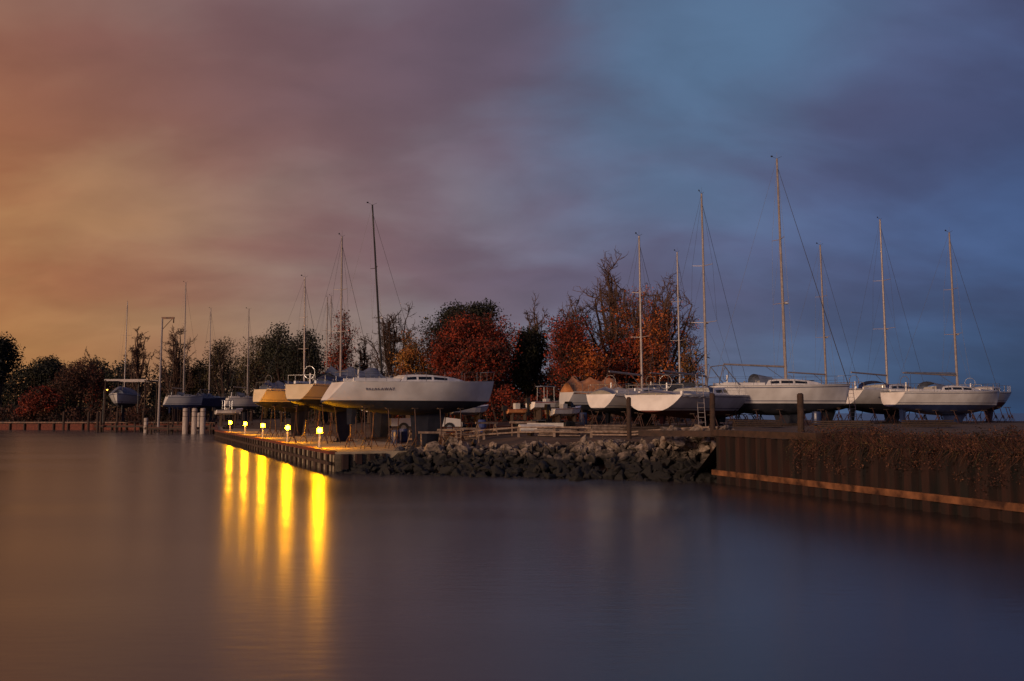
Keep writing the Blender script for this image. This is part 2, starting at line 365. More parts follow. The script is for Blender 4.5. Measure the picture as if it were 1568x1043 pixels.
    if arch:
        for sgn in(-1,1):
            w_=hb(.08)*.85; p_=[Vector((-L/2+.16*L,sgn*w_,zs(.06))),Vector((-L/2+.05*L,sgn*w_*.95,zs(.06)+1.35)),Vector((-L/2+.02*L,sgn*w_*.9,zs(.06)+.1))]
            rl.poly(p_,.03,M['steel'],5)
        rl.tube(p_[1],(p_[1].x,-p_[1].y,p_[1].z),.03,.03,M['steel'],5)
    rl.obj('guard_rails',E)
    sd=MB()
    for t in(.12,.26,.42,.58,.72):
        for sgn in(-1,1):
            x=-L/2+L*t; y_=hb(t)*.78; zt=max(zk(t)+.12,zw-Dp*.65+.1) 
            top_=(x,sgn*y_,zt); base=(x,sgn*(y_+.25))
            sd.tube((base[0],base[1],.4),top_,.035,.03,M['stand'],5)
            for an in(0,2.1,4.2): sd.tube((base[0],base[1],.7),(base[0]+.38*math.cos(an),base[1]+.38*math.sin(an),0),.025,.025,M['stand'],4)
            sd.box(top_,(.3,.3,.05),M['wood'])
    sd.obj('jack_stands',E)
    if masttop:
        mx_=-L/2+L*mast_t; zb=zs(mast_t)+.35; ztop=gz(masttop,cy)-gzv; Hm=ztop-zb
        rr=math.tan(math.radians(rake)); top_=Vector((mx_-Hm*rr,0,ztop)); base=Vector((mx_,0,zb-.35)); m=M[spar]
        mt=MB(); rad=.055+.0034*Hm
        mt.tube(base,top_,rad,rad*.62,m,8)
        ax=lambda f: base.lerp(top_,f)
        chain=[]
        for f,wf in((.36,.07),(.64,.055)) if Hm>9 else ((.55,.07),):
            p=ax(f); wsp=max(.5,Hm*wf)
            for sgn in(-1,1): mt.tube(p,p+Vector((-.15,sgn*wsp,.05)),.03,.02,m,4)
            chain.append((p,wsp))
        chx=mx_-.1; hbm=hb(mast_t)*.9
        for sgn in(-1,1):
            prev=Vector((chx,sgn*hbm,zs(mast_t)))
            for p,wsp in chain:
                q_=p+Vector((-.15,sgn*wsp,.05)); mt.tube(prev,q_,.008,.008,M['wire'],3); mt.tube(prev,p,.006,.006,M['wire'],3); prev=q_
            mt.tube(prev,top_-Vector((0,0,.3)),.008,.008,M['wire'],3)
        mt.tube((L/2-.15,0,zs(1)+.05),top_-Vector((0,0,.5)),.012 if not headsail else .026,.012,M['wire'],4)
        mt.tube((-L/2+.02*L,0,zs(0)+.05),top_,.008,.008,M['wire'],3)
        mt.tube(top_,top_+Vector((0,0,.45)),.008,.005,M['wire'],3); mt.tube(top_,top_+Vector((.35,0,.18)),.012,.012,M['wire'],3); mt.tube(top_,top_+Vector((-.35,0,.12)),.012,.012,M['wire'],3)
        mt.box(top_+Vector((-.38,0,.14)),(.14,.02,.1),M['blackpl'])
        if Hm>12 and random.random()<.6: mt.ball(ax(.36)+Vector((rad+.16,0,0)),.16,M['gel'],8,5,.5)
        mt.obj('mast_and_rigging',E)
        if boom:
            bo=MB(); bz=zb+.95; bl=L*mast_t-.6
            bo.tube((mx_-.1,0,bz),(mx_-bl*.92,0,bz+.12),.07,.06,m,6)
            if boom=='sail': 
                for i in range(6): bo.tube((mx_-.2-bl*.14*i,0,bz+.12),(mx_-.2-bl*.14*(i+1),0,bz+.14),.10-.006*i,.10-.006*(i+1),M['canvas'],8)
            bo.tube((mx_-.1,0,zb+.1),(mx_-bl*.3,0,bz),.02,.02,M['steel'],4)
            bo.tube((mx_-bl*.8,0,bz),(mx_-bl*.8,0,zs(.2)),.012,.012,M['wire'],4)
            bo.obj('boom',E)
    if cover:
        cv=MB(); t0,t1,ch=cover[1],cover[2],cover[3]; N=9; J=8; rings=[]
        for i in range(N+1):
            t=t0+(t1-t0)*i/N; x=-L/2+L*t; hgt=ch*(.85+.15*math.sin(i*1.9))*(1 if 0<i<N else .75); rg=[]
            for j in range(J+1):
                a_=-1+2*j/J; rg.append((x,a_*hb(t)*1.03,zs(t)-.12+hgt*(1-abs(a_)**1.7)+.03*math.sin(i*2.3+j*3.1)))
            rings.append(rg)
        vs=[p for r_ in rings for p in r_]; fs=[(i*(J+1)+j,(i+1)*(J+1)+j,(i+1)*(J+1)+j+1,i*(J+1)+j+1) for i in range(N) for j in range(J)]
        fs+=[tuple(range(J,-1,-1)),tuple(N*(J+1)+j for j in range(J+1))]
        cv.add(vs,fs,M[cover[0]]); cv.obj('canvas_cover',E,True)
    if text:
        txt,ta,size,zf=text
        cu=bpy.data.curves.new('lettering','FONT'); cu.body=txt; cu.size=size; cu.extrude=.004; cu.space_character=1.2; cu.materials.append(M['letter'])
        to=bpy.data.objects.new('name_lettering',cu); scene.collection.objects.link(to); to.parent=E
        z=zw+(zs(ta)-zw)*zf
        def yy(t): 
            k_=zk(t); return -hb(t)*((z-k_)/(zs(t)-k_))**.36
        wl=size*len(txt)*.6; tb=ta+wl/L
        to.location=(-L/2+L*ta,yy(ta)-.06,z); to.rotation_euler=(math.radians(86),0,math.atan2(yy(tb)-yy(ta),wl))
    return E
SB=sailboat
SB(517,50,756,55,588,614,None,beamf=.30,hull='gel',text=('BREAKAWAY',.12,.25,.55),bottom='bottom',stripe='gel',dodger=False,reverse=.8)
SB(458,57,575,66,592,613,363,.50,rake=.6,hull='cream',text=('BANTAM',.16,.28,.5),boom=False,cover=('canvas',.25,.9,.9),reverse=.6)
SB(496,64,650,68,586,610,315,.56,rake=4.2,hull='gel',spar='black',cover=('canvas',.0,.55,1.25),boom=False)
SB(398,74,500,80,598,616,423,.64,hull='cream',cover=('canvas',.05,.5,.9),boom=False)
SB(470,100,520,112,598,612,455,.55,hull='gel',rake=.5)
SB(480,112,540,120,600,612,455,.4,hull='gel',rake=.5)
SB(348,118,396,121,610,622,473,.62,hull='greyhull',rake=.3)
SB(255,146,310,150,608,620,433,.45,hull='greyhull',rake=.5,bottom='navy')
SB(300,150,345,156,610,622,473,.42,hull='navy',rake=.5,cover=('canvas',.0,.5,1.0))
SB(200,165,178,150,606,618,463,.52,hull='greyhull',rake=0.2,cover=('canvas',.1,.9,1.6))
SB(920,55,1040,62,606,625,362,.50,hull='gel',rake=.8,cover=('whtarp',.0,.45,.6),beamf=.32,dodger=False)
SB(868,66,965,70,602,620,None,hull='greyhull',cover=('tarp',.0,.8,1.3),beamf=.33)
SB(985,72,1080,78,600,618,385,.58,hull='gel',rake=.6,cover=('canvas',.1,.7,.8))
SB(1000,52,1150,64,608,629,298,.50,hull='gel',rake=1.2,cover=('whtarp',.0,.2,.4),beamf=.34,bottom='bottomred')
SB(1088,58,1303,60,593,618,243,.535,hull='gel',rake=1.0,boom=True,headsail=True,arch=True)
SB(1195,74,1320,78,598,616,375,.56,hull='greyhull',rake=1.2,dodger='canvasblue')
SB(1294,70,1420,78,600,619,337,.5,hull='gel',rake=1.2,beamf=.33,text=('WINDANCER',.16,.28,.4),dodger='canvasblue',stripe='gel')
SB(1368,66,1532,70,602,620,355,.595,hull='gel',rake=1.0,beamf=.3,boom='sail',bottom='navy')
SB(1480,76,1540,84,602,616,None,hull='greyhull',dodger=False,bottom='bottomred')

def motorboat(s,Ys,bw,Yb,esheer,hull='gel',top=True,name='motorboat',trim='red'):
    xs_=gx(s,Ys); xb=gx(bw,Yb); L=math.hypot(xb-xs_,Yb-Ys); cx=(xs_+xb)/2; cy=(Ys+Yb)/2; rz=math.atan2(Yb-Ys,xb-xs_)
    gzv=land_z(cx,cy); zs0=max(1.0,gz(esheer,cy)-gzv); hgt=min(1.0,L*.17); zb=zs0-hgt; Bm=L*.36
    E=empty(name,(cx,cy,gzv),rz); h=MB(); ts=[0,.1,.25,.4,.55,.7,.82,.91,.97,1]
    hb=lambda t: Bm/2*(1 if t<.45 else max(0.0,1-((t-.45)/.55)**2.4)); zs=lambda t: zs0+.25*hgt*t*t
    zc=lambda t: zb+hgt*.35+hgt*.5*max(0,t-.6)**1.5*2; zk=lambda t: zb+ (hgt*1.1*max(0,(t-.65)/.35)**2)
    for i in range(len(ts)-1):
        for sgn in(-1,1):
            P=[]
            for t in(ts[i],ts[i+1]):
                x=-L/2+L*t; P.append([(x,0,zk(t)),(x-.02,sgn*hb(t)*.86,max(zk(t),min(zc(t),zs(t)))),(x,sgn*hb(t)*.97,(zs(t)*.85+max(zk(t),zc(t))*.15)),(x,sgn*hb(t),zs(t)),(x,sgn*hb(t)*.86,zs(t)+.02)])
            for j in range(4):
                vs=[P[0][j],P[1][j],P[1][j+1],P[0][j+1]]; h.add(vs if sgn<0 else vs[::-1],[(0,1,2,3)],M[hull] if j!=2 else M[trim])
            if ts[i]>=.5: h.add([P[0][4],P[1][4],(P[1][4][0],0,P[1][4][2]+.08),(P[0][4][0],0,P[0][4][2]+.08)],[(0,1,2,3)],M['gel'])
            else: h.add([(P[0][4][0],P[0][4][1],zb+.4),(P[1][4][0],P[1][4][1],zb+.4),(P[1][4][0],0,zb+.4),(P[0][4][0],0,zb+.4)],[(0,1,2,3)],M['deck'])
    x=-L/2
    h.add([(x,0,zk(0)),(x,hb(0)*.86,zc(0)),(x,hb(0),zs(0)),(x,-hb(0),zs(0)),(x,-hb(0)*.86,zc(0))],[(0,1,2,3,4)],M[hull])
    h.obj('hull',E)
    c=MB()
    xc=.02*L
    c.add([(xc,-Bm*.36,zs0),(xc+L*.22,-Bm*.28,zs0+.05),(xc+L*.06,-Bm*.3,zs0+.5),(xc,Bm*.36,zs0),(xc+L*.22,Bm*.28,zs0+.05),(xc+L*.06,Bm*.3,zs0+.5)],[(0,1,2),(3,5,4),(1,4,5,2)],M['glass'])
    c.box((xc-.3,0,zb+.6),(.4,.4,.5),M['deck'])
    if top:
        for sx in(-.22,.05):
            for sgn in(-1,1): c.tube((sx*L,sgn*Bm*.36,zs0),(sx*L,sgn*Bm*.32,zs0+1.15),.025,.025,M['steel'],5)
        c.box((-.08*L,0,zs0+1.18),(.36*L,Bm*.74,.06),M['canvas'])
    c.obj('console_and_windscreen',E)
    o=MB(); o.box((-L/2-.22,0,zs0+.1),(.38,.3,.4),M['blackpl'],taper=.8); o.box((-L/2-.2,0,zs0-.4),(.16,.12,.8),M['blackpl']); o.box((-L/2-.2,0,zs0-.85),(.4,.06,.25),M['blackpl']); o.obj('outboard_motor',E)
    t=MB()
    for y_ in(-.3*Bm,.3*Bm):
        t.tube((-L*.4,y_,.42),(L*.35,y_,.42),.05,.05,M['steel'],4); 
        for sx in(-.1,.02): t.tube((sx*L,y_*1.5-.09,.28),(sx*L,y_*1.5+.09,.28),.28,.28,M['blackpl'],12)
    t.tube((L*.35,0,.42),(L*.55,0,.42),.05,.05,M['steel'],4)
    for sx in(-.3,.2): t.box((sx*L,0,(zb+.42)/2+.1),(.1,Bm*.7,max(.1,zb-.3)),M['wood'])
    t.obj('trailer',E)
motorboat(812,66,868,68,616,top=True)
motorboat(842,60,890,62,626,top=False,trim='orange')
motorboat(776,68,815,69,627,hull='tarp',top=False)
motorboat(690,70,748,72,624,top=False,trim='canvasblue',hull='greyhull')
motorboat(330,108,372,110,628,top=True,trim='navy')
motorboat(620,78,668,82,620,top=False,trim='canvasblue',hull='whtarp')
motorboat(560,80,612,84,618,top=True,trim='navy')
motorboat(905,80,950,82,612,top=True,trim='red')

def pickup(px,Y,rz,m='navy'):
    x=gx(px,Y); E=empty('pickup_truck',(x,Y,land_z(x,Y)),rz); t=MB()
    prof=[(-2.6,.5),(-2.6,1.05),(-.75,1.08),(-.6,1.75),(.55,1.78),(1.15,1.15),(2.45,1.0),(2.6,.75),(2.6,.45)]
    vs=[(a,-.92*(1 if z<1.2 else .84),z) for a,z in prof]+[(a,.92*(1 if z<1.2 else .84),z) for a,z in prof]; n=len(prof)
    t.add(vs,[tuple(range(n)),tuple(range(2*n-1,n-1,-1))]+[(i,n+i,n+(i+1)%n,(i+1)%n) for i in range(n)],M[m]); t.obj('body',E)
    t=MB()
    for s in(-1,1):
        t.add([(-.5,s*.9,1.18),(.95,s*.9,1.2),(.5,s*.80,1.66),(-.42,s*.80,1.66)],[(0,1,2,3)],M['glass'])
    t.add([(1.13,-.75,1.2),(1.13,.75,1.2),(.62,.70,1.72),(.62,-.70,1.72)],[(0,1,2,3)],M['glass']); t.obj('windows',E)
    t=MB()
    for a in(-1.7,1.65):
        for s in(-1,1): t.tube((a,s*.72,.38),(a,s*.97,.38),.38,.38,M['blackpl'],16); t.tube((a,s*.96,.38),(a,s*.99,.38),.2,.2,M['steel'],10)
    t.obj('wheels',E)
pickup(652,66,.2,'greyhull')

# ---------------------------------------------------------------- bollard lamps
def bol(px,Y,h=1.0):
    x=gx(px,Y); z=1.02
    E=empty('bollard_lamp',(x,Y,z)); m=MB()
    m.tube((0,0,0),(0,0,.06),.16,.16,M['lampbody'],12); m.tube((0,0,.06),(0,0,h-.22),.06,.055,M['lampbody'],10); m.tube((0,0,h-.22),(0,0,h-.165),.08,.10,M['lampbody'],12)
    m.obj('post',E)
    c=MB(); c.tube((0,0,h+.18),(0,0,h+.23),.12,.05,M['lampbody'],12)
    c.tube((.17,0,h-.17),(.12,0,h+.2),.008,.008,M['lampbody'],4); c.tube((-.17,0,h-.17),(-.12,0,h+.2),.008,.008,M['lampbody'],4)
    c.obj('lamp_cap',E)
    g_=MB(); g_.ball((0,0,h),.155,M['lampglow'],12,8); g_.obj('lamp_globe',E,True)
for px,Y in((490,50.2),(441,59.8),(403,70.3),(376,80.8),(353,92)): bol(px,Y)

# ---------------------------------------------------------------- trees
def leafq(mb,cs,mats,per,sig,size,rng,flat=.8):
    cs=np.asarray(cs); 
    if len(cs)==0: return
    cl=rng.integers(0,3,len(cs)); 
    for k in range(3):
        c=cs[cl==k]
        if len(c)==0: continue
        o_=rng.normal(size=(len(c)*per,3)); o_/=np.linalg.norm(o_,axis=1)[:,None]; o_*=rng.random((len(o_),1))**.45*1.7
        P=np.repeat(c,per,axis=0)+o_*sig*np.array([1,1,flat])
        N=len(P); a=rng.normal(size=(N,3)); a/=np.linalg.norm(a,axis=1)[:,None]; b_=rng.normal(size=(N,3)); b_-=a*(a*b_).sum(1)[:,None]; b_/=np.linalg.norm(b_,axis=1)[:,None]
        s=size*rng.uniform(.6,1.3,(N,1)); a=a*s; b_=b_*s*.6
        V=np.stack([P-a,P-b_*.9,P+a,P+b_],1).reshape(-1,3)
        mb.add(V.tolist(),[(4*i,4*i+1,4*i+2,4*i+3) for i in range(N)],mats[k])
def tree(name,px,Y,etop,wpx,seed,levels=5,leaf=None,per=14,sig=.35,size=.12,lo=0,hi=1,prob=1,trunkf=.22,bark='bark',spread=.8,up=.07,twig=.011,limb=.20,pz=99.8,dome=False):
    rng=np.random.default_rng(seed); rr=random.Random(seed)
    x=gx(px,Y); z0=land_z(x,Y)-.1; H=gz(etop,Y)-z0; W=wpx/F*Y/2
    segs=[];tips=[]
    if dome:
        # space the limbs out to fill an ellipsoidal crown: every branch is steered towards its own target on the dome
        hc=H*(trunkf*.8); cr=H-hc
        def branch(p,q_,r0,r1,nseg,wob):
            prev=Vector(p); q_=Vector(q_); ctrl=Vector(p).lerp(q_,.45)+Vector((0,0,-(q_-Vector(p)).length*.10))
            ctrl+=Vector((rr.gauss(0,wob),rr.gauss(0,wob),0)); nodes=[Vector(p)]
            for i in range(1,nseg+1):
                f=i/nseg; c_=Vector(p)*(1-f)**2+ctrl*2*f*(1-f)+q_*f*f+Vector((rr.gauss(0,wob*.3),rr.gauss(0,wob*.3),rr.gauss(0,wob*.2)))
                segs.append((prev,c_,r0+(r1-r0)*(i-1)/nseg,r0+(r1-r0)*f)); prev=c_; nodes.append(c_)
            return nodes
        tr=branch((0,0,0),(rr.gauss(0,.3),rr.gauss(0,.3),H*.5),H*.022,H*.012,6,.15)
        n1=13
        for i in range(n1):
            az=i*2.4+rr.uniform(-.4,.4); f=(i+.5)/n1; el=math.radians(12+75*f**.85)
            rad=rr.uniform(.62,.8)
            tgt=Vector((math.cos(az)*math.cos(el)*W*rad,math.sin(az)*math.cos(el)*W*rad,hc+cr*math.sin(el)*rad))
            st=tr[2+min(4,int(f*4.5))]
            nd=branch(st,tgt,H*.010,H*.0042,6,H*.02)
            for j in range(7):
                b0=nd[2+min(4,j*5//7)]
                dr=(b0-Vector((0,0,hc)))
                v_=Vector((rr.gauss(0,1),rr.gauss(0,1),rr.gauss(.25,.8))).normalized()
                t2=b0+(tgt-st).normalized()*W*.16+v_*W*.26
                e_=Vector((t2.x/W,t2.y/W,(t2.z-hc)/cr)); 
                if e_.length>.93: e_*=.93/e_.length; t2=Vector((e_.x*W,e_.y*W,hc+e_.z*cr))
                nd2=branch(b0,t2,H*.0038,H*.0020,4,H*.012)
                for k in range(7):
                    b1=nd2[1+k*4//7]; v_=Vector((rr.gauss(0,1),rr.gauss(0,1),rr.gauss(.35,.8))).normalized()
                    t3=b1+v_*W*.16+(t2-b0).normalized()*W*.06
                    nd3=branch(b1,t3,H*.0018,twig,3,H*.006); tips.append(t3)
                    for m_ in range(4):
                        b2=nd3[1+m_*3//4]; v_=(Vector((rr.gauss(0,1),rr.gauss(0,1),rr.gauss(.3,.8))).normalized()+(t3-b1).normalized()*.6).normalized()
                        segs.append((b2,b2+v_*W*.085,twig*.8,twig*.5))
        sz=sx=1.0
    else:
        def grow(p,d,l_,r,lev):
            cur=p; dd=d; ns=3 if lev>=levels-1 else 2
            nodes=[]
            for i in range(ns):
                dd=(dd+Vector((rr.gauss(0,.15),rr.gauss(0,.15),rr.gauss(0,.10)+.02))).normalized(); nx=cur+dd*(l_/ns)
                ra=r*(1-.3*i/ns); rb=r*(1-.3*(i+1)/ns); segs.append((cur,nx,ra,rb)); cur=nx; nodes.append((cur,dd))
            if lev<=1: tips.append(cur)
            if lev<=0: return
            n_=rr.choice([3,3,4]) if lev>1 else rr.choice([2,3])
            if lev==levels: n_=5
            a0=rr.uniform(0,6.28)
            for i in range(n_):
                an=a0+6.28*i/n_+rr.uniform(-.5,.5); u=dd.orthogonal().normalized(); w_=dd.cross(u)
                sp_=spread*rr.uniform(.55,1.3)
                if i==0 and lev>=levels-1: sp_*=.25
                nd=(dd+(u*math.cos(an)+w_*math.sin(an))*sp_+Vector((0,0,up))).normalized()
                st=nodes[-1][0] if (rr.random()<.55) else nodes[-2][0]
                grow(st,nd,l_*rr.uniform(.66,.86) if lev!=levels else H*limb*rr.uniform(.9,1.15),r*.56,lev-1)
        grow(Vector((0,0,0)),Vector((0,0,1)),H*trunkf,H*.022,levels)
        allp=np.array([s[1][:] for s in segs]); zm=np.percentile(allp[:,2],pz); rad=np.percentile(np.hypot(allp[:,0],allp[:,1]),92)
        sz=H/zm; sx=W/rad
    def S(p):
        zz=p[2]*sz
        if zz>H*.93 and not dome: zz=H*.93+(zz-H*.93)*.5
        return (x+p[0]*sx,Y+p[1]*sx,z0+zz)
    t=MB()
    for a,b_,r0,r1 in segs:
        t.tube(S(a),S(b_),max(r0,twig*(.5 if dome else 1)),max(r1,twig*(.5 if dome else .85)),M[bark],6 if r0>.1 else 3,False)
    if leaf:
        tp=np.array([S(p) for p in tips]); f=(tp[:,2]-z0)/H
        keep=(f>=lo)&(f<=hi+rng.normal(size=len(f))*.08)&(rng.random(len(f))<prob)
        leafq(t,tp[keep],LV[leaf],per,sig,size,rng)
    return t.obj(name)
tree('bare_tree',940,98,358,185,3,6,'orange',9,.40,.10,0,.50,.7,trunkf=.26,bark='barkpale',twig=.026,dome=True)
tree('bare_tree',1022,101,388,150,61,6,'orange',9,.40,.10,0,.62,.7,trunkf=.26,bark='barkpale',twig=.026,dome=True)
tree('bare_tree',880,96,415,110,31,5,'red',9,.4,.11,0,.5,.7,trunkf=.26,bark='barkpale',twig=.024,dome=True)
tree('autumn_tree',1000,94,430,120,38,5,'orange',9,.4,.11,0,.9,.55,trunkf=.2,bark='barkpale')
tree('bare_tree',600,104,442,126,5,6,None,trunkf=.34,bark='bark',twig=.030,dome=True)
tree('bare_tree',820,104,440,86,6,5,'red',6,.4,.11,0,.5,.7,trunkf=.30,bark='barkpale',twig=.024,dome=True)
tree('evergreen_oak_tree',735,108,462,95,8,5,'green',22,.6,.15,0,1,1,trunkf=.22,pz=98)
tree('evergreen_oak_tree',695,112,466,76,18,5,'green',22,.6,.15,0,1,1,trunkf=.22,pz=98)
tree('red_autumn_tree',712,95,484,116,9,5,'red',24,.55,.13,0,1,1,trunkf=.14,pz=98)
tree('red_autumn_tree',755,90,520,84,10,4,'red',55,.55,.12,0,1,1,trunkf=.12)
tree('red_autumn_tree',672,92,512,74,24,4,'red',50,.5,.12,0,1,1,trunkf=.12)
tree('golden_autumn_tree',638,94,508,66,12,4,'yellow',40,.5,.11,0,1,.9,trunkf=.12)
tree('evergreen_oak_tree',812,100,500,60,13,4,'green',60,.55,.14,0,1,1,trunkf=.14)
tree('autumn_tree',872,88,485,84,14,5,'red',14,.45,.12,0,1,.85,trunkf=.14,pz=98)
tree('autumn_tree',905,86,525,80,15,4,'orange',40,.5,.12,0,1,.8,trunkf=.12)
tree('red_autumn_tree',962,90,515,100,16,4,'red',50,.6,.13,0,1,1,trunkf=.12)
tree('autumn_tree',1000,88,480,60,47,4,'orange',30,.5,.12,0,1,.8,trunkf=.15)
tree('golden_autumn_tree',1062,84,508,38,17,4,'yellow',12,.3,.09,0,1,.7,trunkf=.25)
tree('red_autumn_tree',528,112,476,66,19,5,'red',8,.45,.12,0,1,.8,trunkf=.25)
tree('bare_tree',556,115,497,55,20,5,None,trunkf=.25,twig=.022,dome=True)
# left side trees
tree('bare_tree',268,165,488,84,21,5,None,trunkf=.34,bark='barkpale',twig=.045,dome=True)
tree('bare_tree',208,175,484,58,22,5,None,trunkf=.3,twig=.045,bark='barkpale',dome=True)
tree('bare_tree',140,185,523,56,23,5,'red',6,.7,.16,0,.6,.7,trunkf=.26,twig=.045,dome=True)
tree('oak_tree',432,135,502,76,25,5,'green',22,.8,.17,0,1,1,trunkf=.14,pz=98)
tree('oak_tree',385,150,517,66,26,5,'olive',12,.7,.16,0,1,.85,trunkf=.16,pz=98)
tree('oak_tree',345,160,520,60,27,5,'olive',10,.7,.16,0,1,.8,trunkf=.16,pz=98)
tree('oak_tree',470,128,508,55,28,5,'green',16,.7,.16,0,1,1,trunkf=.16,pz=98)
tree('oak_tree',2,180,515,50,29,4,'green',70,1.1,.22,0,1,1,trunkf=.16)
tree('red_autumn_tree',66,168,594,50,30,4,'red',50,.7,.17,0,1,1,trunkf=.1)
tree('autumn_tree',125,176,550,70,33,5,'dry',14,.8,.17,0,1,1,trunkf=.12)
tree('oak_tree',310,168,550,56,34,4,'olive',30,.8,.18,0,1,1,trunkf=.14)
tree('oak_tree',60,195,548,60,45,4,'green',60,1.1,.22,0,1,1,trunkf=.14)
# distant masses
def mass(name,spans,leaf,seed,size=.3,sig=.9,per=50):
    rng=np.random.default_rng(seed); t=MB(); cs=[]
    for b0,b1,Y0,Y1,et,dens in spans:
        for i in range(int((b1-b0)*dens)):
            bb=rng.uniform(b0,b1); Y=rng.uniform(Y0,Y1); x=gx(bb,Y); top_=gz(et,Y)*(.84+.12*math.sin(bb*.11+seed)*math.cos(bb*.047)+.05*math.sin(bb*.43)); z=1+(top_-1)*rng.random()**.75
            cs.append((x,Y,z))
            if rng.random()<.12: t.tube((x,Y,1),(x+rng.normal()*.6,Y,top_*.9),.16,.04,M['bark'],4)
    leafq(t,np.array(cs),LV[leaf],per,sig,size,rng); t.obj(name)
mass('distant_treeline',[(-150,200,190,215,548,2.2),(200,480,180,210,558,2.0)],'green',41,.28,1.2,55)
mass('hedge_row',[(470,680,112,122,560,2.0),(640,1030,100,114,557,2.2)],'green',42,.17,.75,55)
mass('autumn_undergrowth',[(600,1030,84,90,582,1.0)],'red',43,.12,.5,40)
mass('shoreline_undergrowth',[(-60,330,166,176,620,.8)],'dry',44,.2,.7,36)

# vegetation along seawall
def wallveg(name,u0,u1,n_,leaf,seed,zhi,back,size=.05,droop=1.0):
    rng=np.random.default_rng(seed); cs=[]; t=MB()
    for i in range(n_):
        u=rng.uniform(u0,u1)**.8; clump=.5+.5*math.sin(u*50+seed)*math.sin(u*23+1)
        bk=rng.uniform(-.55,back); p=C+d*(u*Lw)-out*bk
        if bk<-.05: z=2.02-rng.random()**1.3*(.75*clump+.4)*droop
        else: z=1.95+rng.random()**1.3*(zhi*(.35+.65*clump))
        cs.append((p.x,p.y,z))
    leafq(t,np.array(cs),LV[leaf],20,.14,size,rng,1.0)
    for i in range(n_*6):
        u=rng.uniform(u0,u1)**.8; bk=rng.uniform(-.4,back); p=C+d*(u*Lw)-out*bk; h_=rng.uniform(.2,.7)*zhi*1.3
        a=Vector((p.x,p.y,1.9)); b_=a+Vector((rng.normal()*.18,rng.normal()*.18,h_*(1 if rng.random()<.7 else -1))); 
        if bk<-.1: b_-=Vector((.25,0,.1))
        w_=.010
        t.add([a-Vector((w_,0,0)),a+Vector((w_,0,0)),b_],[(0,1,2)],LV[leaf][rng.integers(0,3)])
    t.obj(name)
wallveg('seawall_shrubs',.12,1.0,3000,'dry',51,.58,2.0,.032,1.15)
wallveg('seawall_dry_grass',.1,1.0,700,'olive',52,.5,2.6,.025,.7)

# ---------------------------------------------------------------- yard objects
def piling(name,px,Y,etop,r,m,z0=-1.5):
    t=MB(); x=gx(px,Y); zt=gz(etop,Y); t.tube((0,0,z0),(0,0,zt-.06),r*1.05,r,m,12); t.tube((0,0,zt-.06),(0,0,zt),r,r*.55,m,12)
    for z in(zt-.5,zt-1.2): t.tube((0,0,z-.03),(0,0,z+.03),r*1.1,r*1.1,M['cap'],12)
    o=t.obj(name); o.location=(x,Y,0)
piling('timber_piling',963,47,608,.12,M['cap']); piling('timber_piling',1091,40.5,602,.12,M['cap']); piling('timber_piling',1226,36.5,602,.13,M['cap'])
for px in(284,298,311): piling('white_piling',px,127,625,.36,M['pile'])
piling('white_piling',224,135,640,.3,M['pile']); piling('white_piling',305,131,632,.25,M['pile'])
for px,Y in((150,140),(155,142),(136,150),(220,146),(98,155),(180,150)): piling('dock_piling',px,Y,630,.2,M['cap'])
t=MB(); x=-420.
t.box((-236,159.6,.2),(366,.3,2.3),M['woodred'])
while x<-53:
    t.tube((x,159.3,-1),(x,159.3,1.75),.17,.16,M['wood'],6); x+=2.6
t.box((-236,159.2,1.3),(366,.5,.22),M['wale']); t.obj('timber_bulkhead')
def dock(px0,px1,Y,wd,z=1.0):
    t=MB(); x0=gx(px0,Y);x1=gx(px1,Y); t.box(((x0+x1)/2,Y,z),(x1-x0,wd,.16),M['woodred']); t.box(((x0+x1)/2,Y-wd/2-.04,z-.12),(x1-x0,.08,.3),M['wood'])
    x=x0+.4
    while x<x1:
        for s in(-1,1): t.tube((x,Y+s*wd/2,-1.2),(x,Y+s*wd/2,z+.45),.15,.14,M['wood'],6)
        x+=3
    t.obj('timber_dock')
dock(150,330,142,2.0); dock(225,332,128,1.4,.9)
def pole_crane():
    Y=140;x=gx(243,Y);zt=gz(487,Y); t=MB(); t.tube((x,Y,.5),(x+.1,Y,zt),.20,.14,M['alu'],8); t.box((x+1,Y,zt),(2.0,.22,.3),M['wale']); t.tube((x,Y,zt-2),(x+1.7,Y,zt-.1),.05,.05,M['barkpale'],5); t.tube((x+1.9,Y,zt),(x+1.9,Y,zt-.8),.1,.1,M['barkpale'],6); t.obj('mast_crane')
pole_crane()
Y=150; x0=gx(160,Y);x1=gx(221,Y);zt=gz(583,Y); t=MB()
for x in(x0,x1):
    for dy in(0,5): t.tube((x,Y+dy,1),(x,Y+dy,zt),.13,.12,M['cap'],6)
    t.box((x,Y+2.5,zt),(.22,5.3,.25),M['cap'])
for dy in(0,5): t.box(((x0+x1)/2,Y+dy,zt+.1),(x1-x0+.4,.22,.3),M['alu'])
for dx in(.3,.7):
    xx=x0+(x1-x0)*dx; t.tube((xx,Y+2,zt),(xx,Y+2,3),.05,.05,M['blackpl'],4)
t.obj('boat_hoist')
Y=150;x=gx(158,Y); E=empty('dock_lamp',(x,Y,1)); t=MB(); t.tube((0,0,0),(0,0,5.8),.1,.07,M['blackpl'],6); t.tube((0,0,5.8),(.5,0,6.0),.05,.05,M['blackpl'],5); t.box((.55,0,6.02),(.5,.25,.1),M['blackpl']); t.obj('post',E)
t=MB(); t.ball((.55,0,5.9),.12,M['lampdim'],8,6); t.obj('lamp_globe',E)
